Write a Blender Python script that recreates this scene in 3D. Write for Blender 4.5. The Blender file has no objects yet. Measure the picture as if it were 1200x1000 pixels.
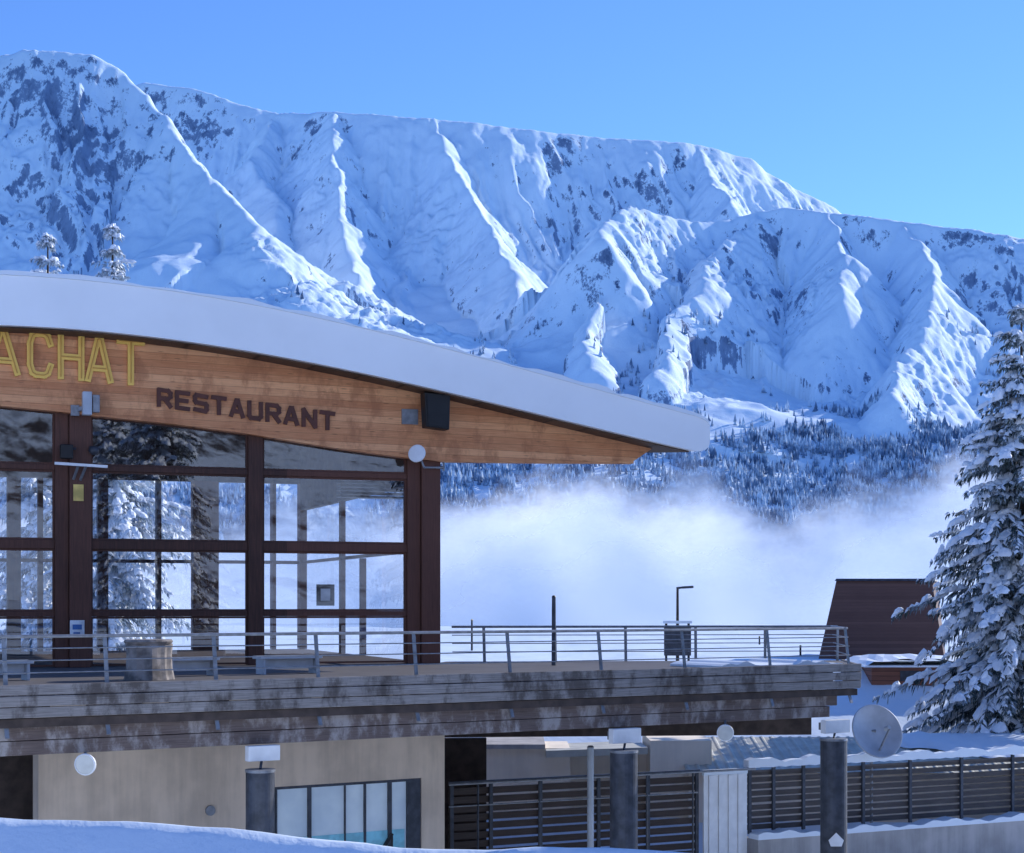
import bpy, bmesh, math, random
import numpy as np
from mathutils import Vector, Matrix
random.seed(5)
C = bpy.context.scene.collection
R = math.radians
E = 5.0; HY = 709.0; FP = 2000.0
GB = -3.4                                   # level of the yard below the terrace

def P(x, y, Y):
    return Vector(((x-600)/FP*Y, Y, E+(HY-y)/FP*Y))

# ------------------------------------------------------------------ helpers
class MB:
    def __init__(s): s.v = []; s.f = []
    def quad(s, *pts):
        n = len(s.v); s.v += [tuple(p) for p in pts]; s.f.append(tuple(range(n, n+len(pts)))); return s
    def prism(s, pa, pb):
        n = len(s.v); k = len(pa)
        s.v += [tuple(p) for p in pa]+[tuple(p) for p in pb]
        s.f.append(tuple(range(n, n+k))); s.f.append(tuple(reversed(range(n+k, n+2*k))))
        for i in range(k):
            j = (i+1) % k
            s.f.append((n+i, n+k+i, n+k+j, n+j))
        return s
    def box(s, c, hx, hy, hz):            # centre and three half-axis vectors
        c, hx, hy, hz = map(Vector, (c, hx, hy, hz))
        return s.prism([c-hx-hy-hz, c+hx-hy-hz, c+hx+hy-hz, c-hx+hy-hz], [c-hx-hy+hz, c+hx-hy+hz, c+hx+hy+hz, c-hx+hy+hz])
    def abox(s, x0, x1, y0, y1, z0, z1):
        return s.box(((x0+x1)/2, (y0+y1)/2, (z0+z1)/2), ((x1-x0)/2, 0, 0), (0, (y1-y0)/2, 0), (0, 0, (z1-z0)/2))
    def bar(s, a, b, w, h, up=(0, 0, 1)):
        a, b = Vector(a), Vector(b); d = (b-a).normalized(); up = Vector(up)
        if abs(d.dot(up)) > .95: up = Vector((1, 0, 0))
        x = d.cross(up).normalized(); y = x.cross(d).normalized()
        return s.box((a+b)/2, (b-a)/2, x*w/2, y*h/2)
    def tube(s, a, b, r0, r1=None, n=12, caps=True):
        r1 = r0 if r1 is None else r1
        a, b = Vector(a), Vector(b); d = (b-a).normalized()
        up = Vector((0, 0, 1)) if abs(d.z) < .9 else Vector((1, 0, 0))
        x = d.cross(up).normalized(); y = d.cross(x).normalized()
        k = len(s.v)
        for p, r in ((a, r0), (b, r1)):
            for i in range(n):
                t = 2*math.pi*i/n; s.v.append(tuple(p+x*math.cos(t)*r+y*math.sin(t)*r))
        for i in range(n):
            j = (i+1) % n; s.f.append((k+i, k+j, k+n+j, k+n+i))
        if caps: s.f.append(tuple(reversed(range(k, k+n)))); s.f.append(tuple(range(k+n, k+2*n)))
        return s
    def lathe(s, o, axis, prof, n=28):     # prof: list of (distance along axis, radius)
        o = Vector(o); d = Vector(axis).normalized()
        up = Vector((0, 0, 1)) if abs(d.z) < .9 else Vector((1, 0, 0))
        x = d.cross(up).normalized(); y = d.cross(x).normalized(); k = len(s.v)
        for t, r in prof:
            for i in range(n):
                a = 2*math.pi*i/n; s.v.append(tuple(o+d*t+x*math.cos(a)*r+y*math.sin(a)*r))
        for q in range(len(prof)-1):
            for i in range(n):
                j = (i+1) % n; s.f.append((k+q*n+i, k+q*n+j, k+(q+1)*n+j, k+(q+1)*n+i))
        return s
    def build(s, name, m, parent=None, label=None, smooth=False, recalc=True, bevel=0):
        off = Vector((0, 0, 0))
        if parent is not None:
            q = parent
            while q is not None: off = off+Vector(q.location); q = q.parent
        me = bpy.data.meshes.new(name)
        me.from_pydata([tuple(Vector(p)-off) for p in s.v], [], s.f)
        if recalc:
            bm = bmesh.new(); bm.from_mesh(me); bmesh.ops.recalc_face_normals(bm, faces=bm.faces); bm.to_mesh(me); bm.free()
        me.materials.append(m)
        if smooth: me.polygons.foreach_set('use_smooth', [True]*len(me.polygons))
        o = bpy.data.objects.new(name, me); C.objects.link(o)
        if parent is not None: o.parent = parent
        if label: o['label'] = label
        if bevel:
            b = o.modifiers.new('bevel', 'BEVEL'); b.width = bevel; b.segments = 2; b.limit_method = 'ANGLE'
        return o

def thing(name, label, cat, loc, group=None):
    o = bpy.data.objects.new(name, None); C.objects.link(o); o.location = loc
    o.empty_display_size = .2
    o['label'] = label; o['category'] = cat
    if group: o['group'] = group
    return o
def tag(o, label, cat, group=None, kind=None):
    o['label'] = label; o['category'] = cat
    if group: o['group'] = group
    if kind: o['kind'] = kind
    return o
def dup(root, loc, label, rotz=0, sc=1, group=None):
    r = root.copy(); C.objects.link(r); r.location = loc; r.rotation_euler = (0, 0, rotz); r.scale = (sc, sc, sc); r['label'] = label
    if group: r['group'] = group
    elif 'group' in r: del r['group']
    for ch in root.children:
        c = ch.copy(); C.objects.link(c); c.parent = r
        for g in ch.children:
            d = g.copy(); C.objects.link(d); d.parent = c
    return r

class Fr:                                  # a vertical plane: u along it, v away from the viewer, z up
    def __init__(s, a, b):
        a, b = Vector(a), Vector(b); s.o = a; s.d = (b-a).normalized(); s.n = Vector((-s.d.y, s.d.x)); s.len = (b-a).length
        s.ang = math.atan2(s.d.y, s.d.x)
    def pt(s, u, v, z):
        q = s.o+s.d*u+s.n*v; return Vector((q.x, q.y, z))
    def px(s, x, y, v=0):
        r = Vector(((x-600)/FP, 1.0)); t = (s.o.dot(s.n)+v)/r.dot(s.n); q = r*t
        return (q-s.o).dot(s.d), E+(HY-y)/FP*t
    def U(s, x, v=0): return s.px(x, 700, v)[0]
    def poly(s, mb, uz, v0, v1):
        return mb.prism([s.pt(u, v0, z) for u, z in uz], [s.pt(u, v1, z) for u, z in uz])
    def box(s, mb, u0, u1, v0, v1, z0, z1):
        return s.poly(mb, [(u0, z0), (u1, z0), (u1, z1), (u0, z1)], v0, v1)

# ------------------------------------------------------------------ noise
_rng = np.random.RandomState(11)
_perm = np.concatenate([_rng.permutation(512)]*3)
_g = _rng.rand(512)*2*np.pi
_gx, _gy = np.cos(_g), np.sin(_g)
def perlin(x, y):
    x = np.asarray(x, float); y = np.asarray(y, float)
    xi = np.floor(x).astype(int); yi = np.floor(y).astype(int); xf = x-xi; yf = y-yi
    u = xf**3*(xf*(xf*6-15)+10); w = yf**3*(yf*(yf*6-15)+10)
    def g(ix, iy, dx, dy):
        h = _perm[_perm[ix & 511]+(iy & 511)]; return _gx[h]*dx+_gy[h]*dy
    a = g(xi, yi, xf, yf); b = g(xi+1, yi, xf-1, yf); c = g(xi, yi+1, xf, yf-1); d = g(xi+1, yi+1, xf-1, yf-1)
    return ((a*(1-u)+b*u)*(1-w)+(c*(1-u)+d*u)*w)*1.5
def fbm(x, y, o=5):
    s = 0; a = .5
    for i in range(o): s = s+a*perlin(x*2**i+17*i, y*2**i+31*i); a *= .5
    return s
def ridged(x, y, o=3):
    s = 0; a = .6
    for i in range(o): s = s+a*(1-np.abs(perlin(x*2**i+41*i, y*2**i+7*i))*2); a *= .45
    return s

# ------------------------------------------------------------------ materials
class NT:
    def __init__(s, name):
        s.m = bpy.data.materials.new(name); s.m.use_nodes = True; s.t = s.m.node_tree; s.t.nodes.clear()
        s.out = s.n('ShaderNodeOutputMaterial')
    def n(s, ty, ins=None, **kw):
        o = s.t.nodes.new(ty)
        for k, v in kw.items(): setattr(o, k, v)
        for k, v in (ins or {}).items(): s.set(o.inputs[k], v)
        return o
    def set(s, i, v):
        if isinstance(v, bpy.types.NodeSocket): s.t.links.new(v, i)
        elif isinstance(v, bpy.types.Node): s.t.links.new(v.outputs[0], i)
        else: i.default_value = v
    def math(s, op, a, b=0, clamp=False): return s.n('ShaderNodeMath', {0: a, 1: b}, operation=op, use_clamp=clamp).outputs[0]
    def mix(s, f, a, b):
        o = s.n('ShaderNodeMix', data_type='RGBA')
        s.set(o.inputs[0], f); s.set(o.inputs[6], a); s.set(o.inputs[7], b); return o.outputs[2]
    def ramp(s, f, lo, hi):
        o = s.n('ShaderNodeMapRange', {0: f, 1: lo, 2: hi}); o.interpolation_type = 'SMOOTHSTEP'; return o.outputs[0]
    def noise(s, scale, detail=5, vec=None, rough=.55):
        o = s.n('ShaderNodeTexNoise', {'Scale': scale, 'Detail': detail, 'Roughness': rough})
        if vec is not None: s.set(o.inputs['Vector'], vec)
        return o.outputs['Fac']
    def coord(s, rotz=0, sc=(1, 1, 1)):
        g = s.n('ShaderNodeNewGeometry').outputs['Position']
        m = s.n('ShaderNodeVectorRotate', {'Vector': g, 'Angle': -rotz}, rotation_type='Z_AXIS')
        return s.n('ShaderNodeMapping', {'Vector': m.outputs[0], 'Scale': sc}).outputs[0]
    def bsdf(s, col, rough=.6, metal=0, bump=None, bs=.3, bd=.02, spec=.4, trans=None):
        b = s.n('ShaderNodeBsdfPrincipled', {'Base Color': col, 'Roughness': rough, 'Metallic': metal, 'Specular IOR Level': spec})
        if bump is not None: s.set(b.inputs['Normal'], s.n('ShaderNodeBump', {'Height': bump, 'Strength': bs, 'Distance': bd}).outputs[0])
        s.t.links.new(b.outputs[0], s.out.inputs[0]); return b
def rgb(*c): return (*c, 1)
def plain(name, c, rough=.6, metal=0, var=.25, sc=3, bs=.15):
    t = NT(name); p = t.coord(); n = t.noise(sc, 4, p)
    lo = rgb(*[x*(1-var) for x in c]); hi = rgb(*[min(1, x*(1+var)) for x in c])
    t.bsdf(t.mix(t.ramp(n, .3, .7), lo, hi), rough, metal, n, bs); return t.m
def streaked(name, c, var=.2):                 # rendered wall with faint vertical run marks
    t = NT(name); p = t.coord(); n = t.noise(.9, 5, p)
    s_ = t.noise(1.0, 5, t.n('ShaderNodeMapping', {'Vector': p, 'Scale': (2.2, 2.2, .18)}).outputs[0], .65)
    f = t.math('ADD', t.math('MULTIPLY', n, .5), t.math('MULTIPLY', s_, .5))
    t.bsdf(t.mix(t.ramp(f, .36, .62), rgb(*[x*(1-var) for x in c]), rgb(*[min(1, x*(1+var*.5)) for x in c])), .85, 0, t.noise(14, 3, p), .15, .01); return t.m
def wood(name, c1, c2, ang, plank=.16, gap=.012, rough=.7, tilt=0, stain=None, stain_amt=.5, horizontal=True, bs=.5, gapd=.25, knots=False):
    t = NT(name); p = t.coord(ang); sx = t.n('ShaderNodeSeparateXYZ', {0: p})
    z = t.math('ADD', sx.outputs[2] if horizontal else sx.outputs[0], t.math('MULTIPLY', sx.outputs[0], tilt))
    q = t.math('DIVIDE', z, plank); row = t.math('FLOOR', q); fr = t.math('FRACT', q)
    d = t.math('MINIMUM', fr, t.math('SUBTRACT', 1, fr)); line = t.ramp(d, 0, gap/plank)
    wn = t.n('ShaderNodeTexWhiteNoise', {'W': row}, noise_dimensions='1D').outputs[0]
    off = t.n('ShaderNodeCombineXYZ', {0: t.math('MULTIPLY', wn, 30), 1: 0, 2: z})
    v = t.n('ShaderNodeVectorMath', {0: p, 1: off}, operation='ADD').outputs[0]
    gsc = (.7, 6, 14) if horizontal else (14, 6, .7)
    g = t.noise(2.2, 6, t.n('ShaderNodeMapping', {'Vector': v, 'Scale': gsc}).outputs[0], .65)
    blot = t.noise(.9, 4, p)
    f = t.math('ADD', t.math('MULTIPLY', g, .6), t.math('ADD', t.math('MULTIPLY', wn, .28), t.math('MULTIPLY', blot, .25)))
    col = t.mix(t.ramp(f, .32, .85), rgb(*c1), rgb(*c2))
    if stain is not None:
        st = t.noise(1.0, 6, t.n('ShaderNodeMapping', {'Vector': p, 'Scale': (1.6, 1.6, .9)}).outputs[0], .7)
        col = t.mix(t.math('MULTIPLY', t.ramp(st, .46, .64), stain_amt), col, rgb(*stain))
    if knots:
        vo = t.n('ShaderNodeTexVoronoi', {'Vector': t.n('ShaderNodeMapping', {'Vector': v, 'Scale': (1.3, 0, 5.5)}).outputs[0], 'Scale': 1.0}).outputs['Distance']
        col = t.mix(t.math('MULTIPLY', t.math('SUBTRACT', 1, t.ramp(vo, .05, .16)), .75), col, rgb(*[x*.4 for x in c1]))
    col = t.mix(line, rgb(*[x*gapd for x in c1]), col)
    h = t.math('ADD', t.math('MULTIPLY', line, .8), t.math('MULTIPLY', g, .35))
    t.bsdf(col, rough, 0, h, bs, .012); return t.m

def snow_mat(name, c=(.85, .91, .97), big=1.2, bs=.35, bd=.06):
    t = NT(name); p = t.coord(); n = t.noise(big, 6, p, .6)
    b = t.bsdf(t.mix(n, rgb(*[x*.93 for x in c]), rgb(*c)), .55, 0, n, bs, bd, .25); return t.m

def mountain_mat():
    t = NT('mountain_snow_rock'); geo = t.n('ShaderNodeNewGeometry'); p = geo.outputs['Position']
    nz = t.n('ShaderNodeSeparateXYZ', {0: geo.outputs['Normal']}).outputs[2]
    n1 = t.noise(.0045, 3, p, .6)
    n2 = t.noise(.05, 8, t.n('ShaderNodeMapping', {'Vector': p, 'Scale': (1, 1, .4)}).outputs[0], .8)
    k = t.math('ADD', nz, t.math('ADD', t.math('MULTIPLY', t.math('SUBTRACT', n1, .5), 1.2), t.math('MULTIPLY', t.math('SUBTRACT', n2, .5), 1.5)))
    f = t.ramp(k, .31, .41)
    rock = t.mix(t.ramp(n2, .25, .55), rgb(.06, .10, .19), rgb(.23, .31, .46))  # rock tinted blue to stand in for aerial haze
    snow = t.mix(n1, rgb(.70, .84, .985), rgb(.77, .88, .99))  # blue tint in the snow colour stands in for airlight and blue shade
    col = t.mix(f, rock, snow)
    t.bsdf(col, .75, 0, n2, .45, 4, .1); return t.m

def glass_mat(name, refl=.1, tint=(.86, .90, .92), wav=.012, fres=.3):
    t = NT(name); p = t.coord(0, (1, 1, 1)); n = t.noise(.5, 2, p)
    bp = t.n('ShaderNodeBump', {'Height': n, 'Strength': .25, 'Distance': wav}).outputs[0]
    gl = t.n('ShaderNodeBsdfGlossy', {'Color': rgb(.95, .97, 1), 'Roughness': .01, 'Normal': bp}); tr = t.n('ShaderNodeBsdfTransparent', {'Color': rgb(*tint)})
    lw = t.n('ShaderNodeLayerWeight', {'Blend': .25}).outputs['Fresnel']
    fac = t.math('ADD', refl, t.math('MULTIPLY', lw, fres), True)
    m = t.n('ShaderNodeMixShader', {0: fac, 1: tr.outputs[0], 2: gl.outputs[0]}); t.t.links.new(m.outputs[0], t.out.inputs[0]); return t.m

def fog_mat():
    t = NT('fog_vapour'); p = t.n('ShaderNodeNewGeometry').outputs['Position']
    at = t.n('ShaderNodeAttribute', attribute_name='dens')
    q = t.n('ShaderNodeMapping', {'Vector': p, 'Scale': (1, 1, 1.5)}).outputs[0]
    n = t.noise(.017, 7, q, .6); n2 = t.noise(.0055, 4, q)
    a = t.math('ADD', at.outputs['Fac'], t.math('ADD', t.math('MULTIPLY', t.math('SUBTRACT', n, .5), 1.9), t.math('MULTIPLY', t.math('SUBTRACT', n2, .5), 2.1)))
    al = t.math('MULTIPLY', t.ramp(a, .0, 1.25), .89)
    c = t.mix(t.ramp(n2, .36, .64), rgb(.58, .67, .80), rgb(.94, .96, .985))  # colour noise paints in the shaded, bluer patches of the fog
    df = t.n('ShaderNodeBsdfDiffuse', {'Color': c}); tl = t.n('ShaderNodeBsdfTranslucent', {'Color': c})
    mx = t.n('ShaderNodeMixShader', {0: .62, 1: df.outputs[0], 2: tl.outputs[0]})
    tr = t.n('ShaderNodeBsdfTransparent')
    m = t.n('ShaderNodeMixShader', {0: al, 1: tr.outputs[0], 2: mx.outputs[0]}); t.t.links.new(m.outputs[0], t.out.inputs[0]); return t.m

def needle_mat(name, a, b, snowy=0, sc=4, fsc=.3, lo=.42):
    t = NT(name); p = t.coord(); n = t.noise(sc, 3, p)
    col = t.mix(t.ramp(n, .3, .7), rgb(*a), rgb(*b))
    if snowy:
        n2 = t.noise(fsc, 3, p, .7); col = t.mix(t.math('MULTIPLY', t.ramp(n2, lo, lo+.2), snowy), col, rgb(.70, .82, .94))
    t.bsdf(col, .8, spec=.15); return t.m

def hill_mat():
    t = NT('wooded_snow_slope'); p = t.coord(); n = t.noise(.03, 6, p, .7); n2 = t.noise(.2, 4, p, .7)
    f = t.math('ADD', t.math('MULTIPLY', n, .6), t.math('MULTIPLY', n2, .4))
    t.bsdf(t.mix(t.ramp(f, .43, .53), rgb(.05, .045, .05), rgb(.72, .83, .95)), .9, 0, n2, .6, 1); return t.m

# frames of the buildings
Fc = Fr((-13.2, 44), (-2.11, 48))              # glazed front of the restaurant
D = Fr((-10.05, 33.5), (9.384, 46))            # front edge of the terrace
G = Fr((-1.74, 46.5), (16.7, 55.7))            # yard fence
FL = 3.37

M = dict(
 snow=snow_mat('snow'), groundsnow=snow_mat('ground_snow', (.78, .88, .98), big=.5, bs=.5, bd=.25), treesnow=snow_mat('tree_snow', (.92, .95, .99), big=3, bs=.4),
 mount=mountain_mat(), hill=hill_mat(),
 gable=wood('larch_boards', (.58, .215, .085), (1.0, .50, .235), Fc.ang, .19, .007, tilt=.02, stain=(.42, .155, .065), stain_amt=.6, gapd=.55, bs=.3, knots=True),
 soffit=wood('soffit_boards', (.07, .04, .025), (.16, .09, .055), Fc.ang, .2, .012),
 timber=wood('dark_timber', (.058, .026, .018), (.16, .064, .042), Fc.ang, 5, .002, horizontal=False),
 deckwood=wood('grey_boards', (.10, .086, .08), (.42, .385, .365), D.ang, 5, .002, tilt=0, stain=(.05, .036, .03), stain_amt=.8),
 beamwood=wood('stained_beam', (.06, .040, .034), (.22, .165, .145), D.ang, 5, .002, stain=(.44, .40, .38), stain_amt=.75),
 floorwood=wood('floor_boards', (.12, .105, .10), (.26, .24, .23), D.ang, .14, .01),
 fencewood=wood('fence_boards', (.038, .026, .022), (.11, .078, .064), G.ang, 5, .002),
 greyfence=wood('grey_fence_boards', (.05, .042, .04), (.155, .132, .122), G.ang, 5, .002),
 white=plain('white_fascia', (.94, .955, .965), .4, var=.03, sc=.6, bs=.03),
 whitebox=plain('white_plastic', (.84, .84, .84), .4, var=.06),
 steel=plain('galvanised_steel', (.24, .25, .27), .45, .4, .2, 6),
 darksteel=plain('dark_steel', (.06, .066, .082), .5, .2, .3, 4),
 black=plain('black_plastic', (.010, .010, .011), .5, 0, .3),
 gold=plain('gold_paint', (1.0, .60, .12), .4, 0, .05, 5), inlay=plain('dark_inlay', (.62, .30, .06), .5, 0, .1),
 brown=plain('brown_letter', (.11, .032, .018), .5, 0, .2),
 beige=streaked('beige_render', (.68, .54, .41)), pale=streaked('pale_render', (.95, .82, .65), .10),
 concrete=streaked('grey_concrete', (.44, .41, .39), .25),
 glass=glass_mat('window_glass', .12, (.97, .98, .99), fres=.22), backglass=glass_mat('rear_glass', .01, (.98, .99, 1), .003, .10),
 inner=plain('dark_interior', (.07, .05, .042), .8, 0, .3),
 poolpane=plain('pale_pool_pane', (.80, .92, .98), .10, 0, .14, .7), teal=plain('teal_band', (.30, .70, .80), .3, 0, .2),  # pool pane's pale mottled colour stands in for bright snow reflected in it
 corr=plain('roof_sheet', (.52, .50, .42), .6, 0, .15, 1.5), rust=wood('brown_shingle', (.095, .046, .035), (.15, .078, .06), 0, .16, .012, gapd=.85),
 redwood=wood('red_brown_boards', (.15, .055, .035), (.32, .13, .08), 0, .2, .02),
 bark=plain('bark', (.06, .045, .035), .9, 0, .4, 6, .5), needles=needle_mat('needles', (.022, .036, .036), (.08, .115, .11), .5, 4, 1.6),
 frostneedles=needle_mat('frosted_needles', (.16, .21, .26), (.40, .48, .56), .75, 4, 1.6),
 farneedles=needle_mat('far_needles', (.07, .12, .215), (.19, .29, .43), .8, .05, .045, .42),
 yellow=plain('yellow_sign', (.7, .5, .14), .5), paper=plain('paper_notice', (.72, .76, .82), .6), blue=plain('blue_print', (.05, .16, .42), .5),
 stump=plain('grey_stump', (.24, .21, .19), .9, 0, .5, 3, .8), panel=plain('pale_panel', (.46, .50, .55), .5, 0, .12, 2),
 dish=plain('dish_grey', (.44, .46, .50), .45, .1, .12, 2), fog=fog_mat(), lampglass=plain('lamp_glass', (.6, .6, .56), .15, 0, .1), poster=plain('dark_poster', (.02, .025, .03), .5),
)

# ------------------------------------------------------------------ camera, sun, sky
cam = bpy.data.objects.new('camera', bpy.data.cameras.new('camera')); C.objects.link(cam)
cam.location = (0, 0, E); cam.rotation_euler = (R(90), 0, 0)
cam.data.lens = 60; cam.data.sensor_width = 36; cam.data.shift_y = (HY-500)/1200
cam.data.clip_end = 20000; cam.data.clip_start = .5
bpy.context.scene.camera = cam
EL = R(26); AZ = R(52)                         # azimuth from +Y towards +X
S = Vector((math.sin(AZ)*math.cos(EL), math.cos(AZ)*math.cos(EL), math.sin(EL)))
L = bpy.data.lights.new('sun', 'SUN'); L.energy = 5; L.angle = R(.5); L.color = (1, .96, .89)
lo = bpy.data.objects.new('sun', L); C.objects.link(lo); lo.rotation_euler = (-S).to_track_quat('-Z', 'Y').to_euler(); lo.location = (60, 60, 60)
W = bpy.data.worlds.new('World'); bpy.context.scene.world = W; W.use_nodes = True
nt = W.node_tree; bg = nt.nodes['Background']
sky = nt.nodes.new('ShaderNodeTexSky'); sky.sky_type = 'NISHITA'; sky.sun_disc = False
sky.sun_elevation = EL; sky.sun_rotation = AZ; sky.air_density = 1.0; sky.dust_density = 0; sky.ozone_density = 2.6; sky.altitude = 2500
tint = nt.nodes.new('ShaderNodeMix'); tint.data_type = 'RGBA'; tint.blend_type = 'MULTIPLY'; tint.inputs[0].default_value = 1
tint.inputs[7].default_value = (.80, 1.12, 1.66, 1)
nt.links.new(sky.outputs[0], tint.inputs[6]); nt.links.new(tint.outputs[2], bg.inputs[0]); bg.inputs[1].default_value = .15
vs = bpy.context.scene.view_settings; vs.view_transform = 'Standard'; vs.look = 'None'; vs.exposure = 0

# ------------------------------------------------------------------ mountains
def ridge(pts): return [tuple(P(*p)) for p in pts]
RIDGES = [  # (nodes, width, gully strength, cragginess); width 0 marks a rib of constant side slope
 (ridge([(-420, 130, 2550), (-200, 90, 2600), (-100, 76, 2650), (0, 66, 2700), (45, 61, 2700), (110, 68, 2720), (150, 88, 2720), (178, 112, 2690), (198, 145, 2640), (245, 205, 2540), (300, 262, 2430), (340, 330, 2300), (400, 410, 2120), (440, 470, 1980)]), 320, .9, 1.05),
 (ridge([(60, 115, 3600), (175, 99, 3500), (230, 104, 3470), (330, 131, 3420), (390, 132, 3320), (440, 134, 3300), (500, 139, 3300), (620, 154, 3350), (740, 163, 3400), (830, 171, 3450), (880, 186, 3500), (940, 224, 3550), (985, 252, 3600), (1060, 330, 3650), (1300, 420, 3700)]), 390, .55, .42),
 (ridge([(704, 280, 2440), (714, 262, 2510), (722, 252, 2550), (740, 242, 2600), (768, 250, 2640), (800, 262, 2680), (845, 258, 2700), (880, 249, 2700), (912, 246, 2700), (980, 251, 2670), (1060, 260, 2640), (1140, 270, 2620), (1200, 280, 2600), (1350, 300, 2600), (1600, 330, 2600)]), 200, 1.2, 1.25),
 (ridge([(320, 140, 3380), (298, 185, 3220), (322, 235, 3060), (330, 290, 2900)]), 0, .35, .9),
 (ridge([(390, 132, 3300), (388, 190, 3130), (402, 250, 2980), (412, 305, 2830), (430, 380, 2560)]), 0, .4, .9),
 (ridge([(510, 140, 3300), (530, 205, 3140), (578, 270, 2960), (605, 340, 2740), (610, 410, 2480), (590, 470, 2200)]), 0, .5, 1.0),
 (ridge([(830, 171, 3450), (834, 205, 3340), (850, 240, 3180)]), 0, .3, .8),
 (ridge([(740, 242, 2600), (708, 318, 2420), (690, 372, 2280), (694, 430, 2120)]), 0, .7, 1.5),
 (ridge([(880, 249, 2700), (838, 298, 2560), (805, 352, 2390), (768, 440, 2110)]), 0, .8, 1.3),
 (ridge([(970, 251, 2670), (985, 300, 2520), (978, 345, 2400)]), 0, .8, 1.3),
 (ridge([(1060, 260, 2640), (1098, 330, 2440), (1082, 400, 2250), (1030, 465, 2080)]), 0, .8, 1.3),
]
def base_h(X, Y):
    b = np.interp(Y, [1300, 1600, 1850, 2050, 2400, 3000, 4600], [-90, 20, 120, 185, 255, 340, 400])
    return b+fbm(X/420, Y/420, 4)*50*np.clip((Y-1400)/500, 0, 1)
def terrain(X, Y):
    wx = fbm(X/260+5, Y/260, 3)*36+fbm(X/60+5, Y/60, 3)*12; wy = fbm(X/260, Y/260+9, 3)*36+fbm(X/60, Y/60+9, 3)*12
    Xw, Yw = X+wx, Y+wy
    b = base_h(X, Y); best = b.copy(); T = np.zeros_like(X); Dd = np.full_like(X, 900.); GS = np.zeros_like(X); CR = np.full_like(X, .3)
    for ri, (nodes, Lw, gs, cg) in enumerate(RIDGES):
        acc = ri*5000.
        for (x0, y0, z0), (x1, y1, z1) in zip(nodes[:-1], nodes[1:]):
            dx, dy = x1-x0, y1-y0; ln = math.hypot(dx, dy)
            t = np.clip(((Xw-x0)*dx+(Yw-y0)*dy)/(ln*ln), 0, 1)
            d = np.hypot(Xw-x0-t*dx, Yw-y0-t*dy); zc = z0+t*(z1-z0)
            if Lw: h = b+np.maximum(zc-b, 0)*np.exp(-(np.sqrt(d*d+36)-6)/Lw)
            else: h = zc-1.15*(np.sqrt(d*d+25)-5)+7*perlin((acc+t*ln)/37., t*0)
            m = h > best
            best = np.where(m, h, best); T = np.where(m, acc+t*ln, T); Dd = np.where(m, d, Dd); GS = np.where(m, gs, GS); CR = np.where(m, cg, CR)
            acc += ln
    rise = np.clip((best-b)/170, 0, 1)
    ramp = np.clip(Dd/100, 0.05, 1)*rise
    wt = fbm(X/150, Y/150, 3)*45
    gmod = np.clip(.8+1.1*fbm(T/400., Dd/500., 2), .3, 1.4)
    rb = 54*(ridged((T+wt)/180, Dd/900, 1)-.3)+40*(ridged((T+wt)/74, Dd/460, 2)-.5)+25*(ridged((T+wt*.6)/32, Dd/240, 2)-.5)+9*(ridged((T+wt*.5)/13, Dd/120, 1)-.3)
    z = best+rb*ramp*GS*gmod
    rough = np.clip(.38+1.8*fbm(X/300+2, Y/300, 3), .05, 1.1)*CR
    z = z+((ridged(X/48, Y/48, 3)-.6)*8+(ridged(X/19+7, Y/19, 2)-.5)*10)*rough*np.clip(rise*1.4, .15, 1)*np.clip(Dd/40, .35, 1)+fbm(X/11, Y/11, 2)*5*rough*np.clip(rise+.25, 0, 1)
    return z
NX, NY = 1000, 800
xs = np.linspace(-1500, 1500, NX); ys = 1320+np.linspace(0, 1, NY)**1.15*2550
XX, YY = np.meshgrid(xs, ys); ZZ = terrain(XX, YY)
def grid_obj(name, XX, YY, ZZ, m, smooth=True):
    ny, nx = XX.shape; me = bpy.data.meshes.new(name)
    co = np.stack([XX, YY, ZZ], -1).reshape(-1, 3)
    idx = np.arange(nx*ny).reshape(ny, nx)
    q = np.stack([idx[:-1, :-1], idx[:-1, 1:], idx[1:, 1:], idx[1:, :-1]], -1).reshape(-1, 4)
    me.vertices.add(len(co)); me.vertices.foreach_set('co', co.ravel().astype(np.float32))
    me.loops.add(q.size); me.loops.foreach_set('vertex_index', q.ravel().astype(np.int32))
    me.polygons.add(len(q)); me.polygons.foreach_set('loop_start', np.arange(0, q.size, 4, dtype=np.int32))
    try: me.polygons.foreach_set('loop_total', np.full(len(q), 4, dtype=np.int32))
    except Exception: pass
    me.update(calc_edges=True); me.validate()
    if smooth: me.polygons.foreach_set('use_smooth', [True]*len(me.polygons))
    me.materials.append(m); o = bpy.data.objects.new(name, me); C.objects.link(o); return o
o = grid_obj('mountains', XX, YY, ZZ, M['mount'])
tag(o, 'snow covered rocky mountain range under the blue sky', 'mountain', kind='structure')

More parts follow.
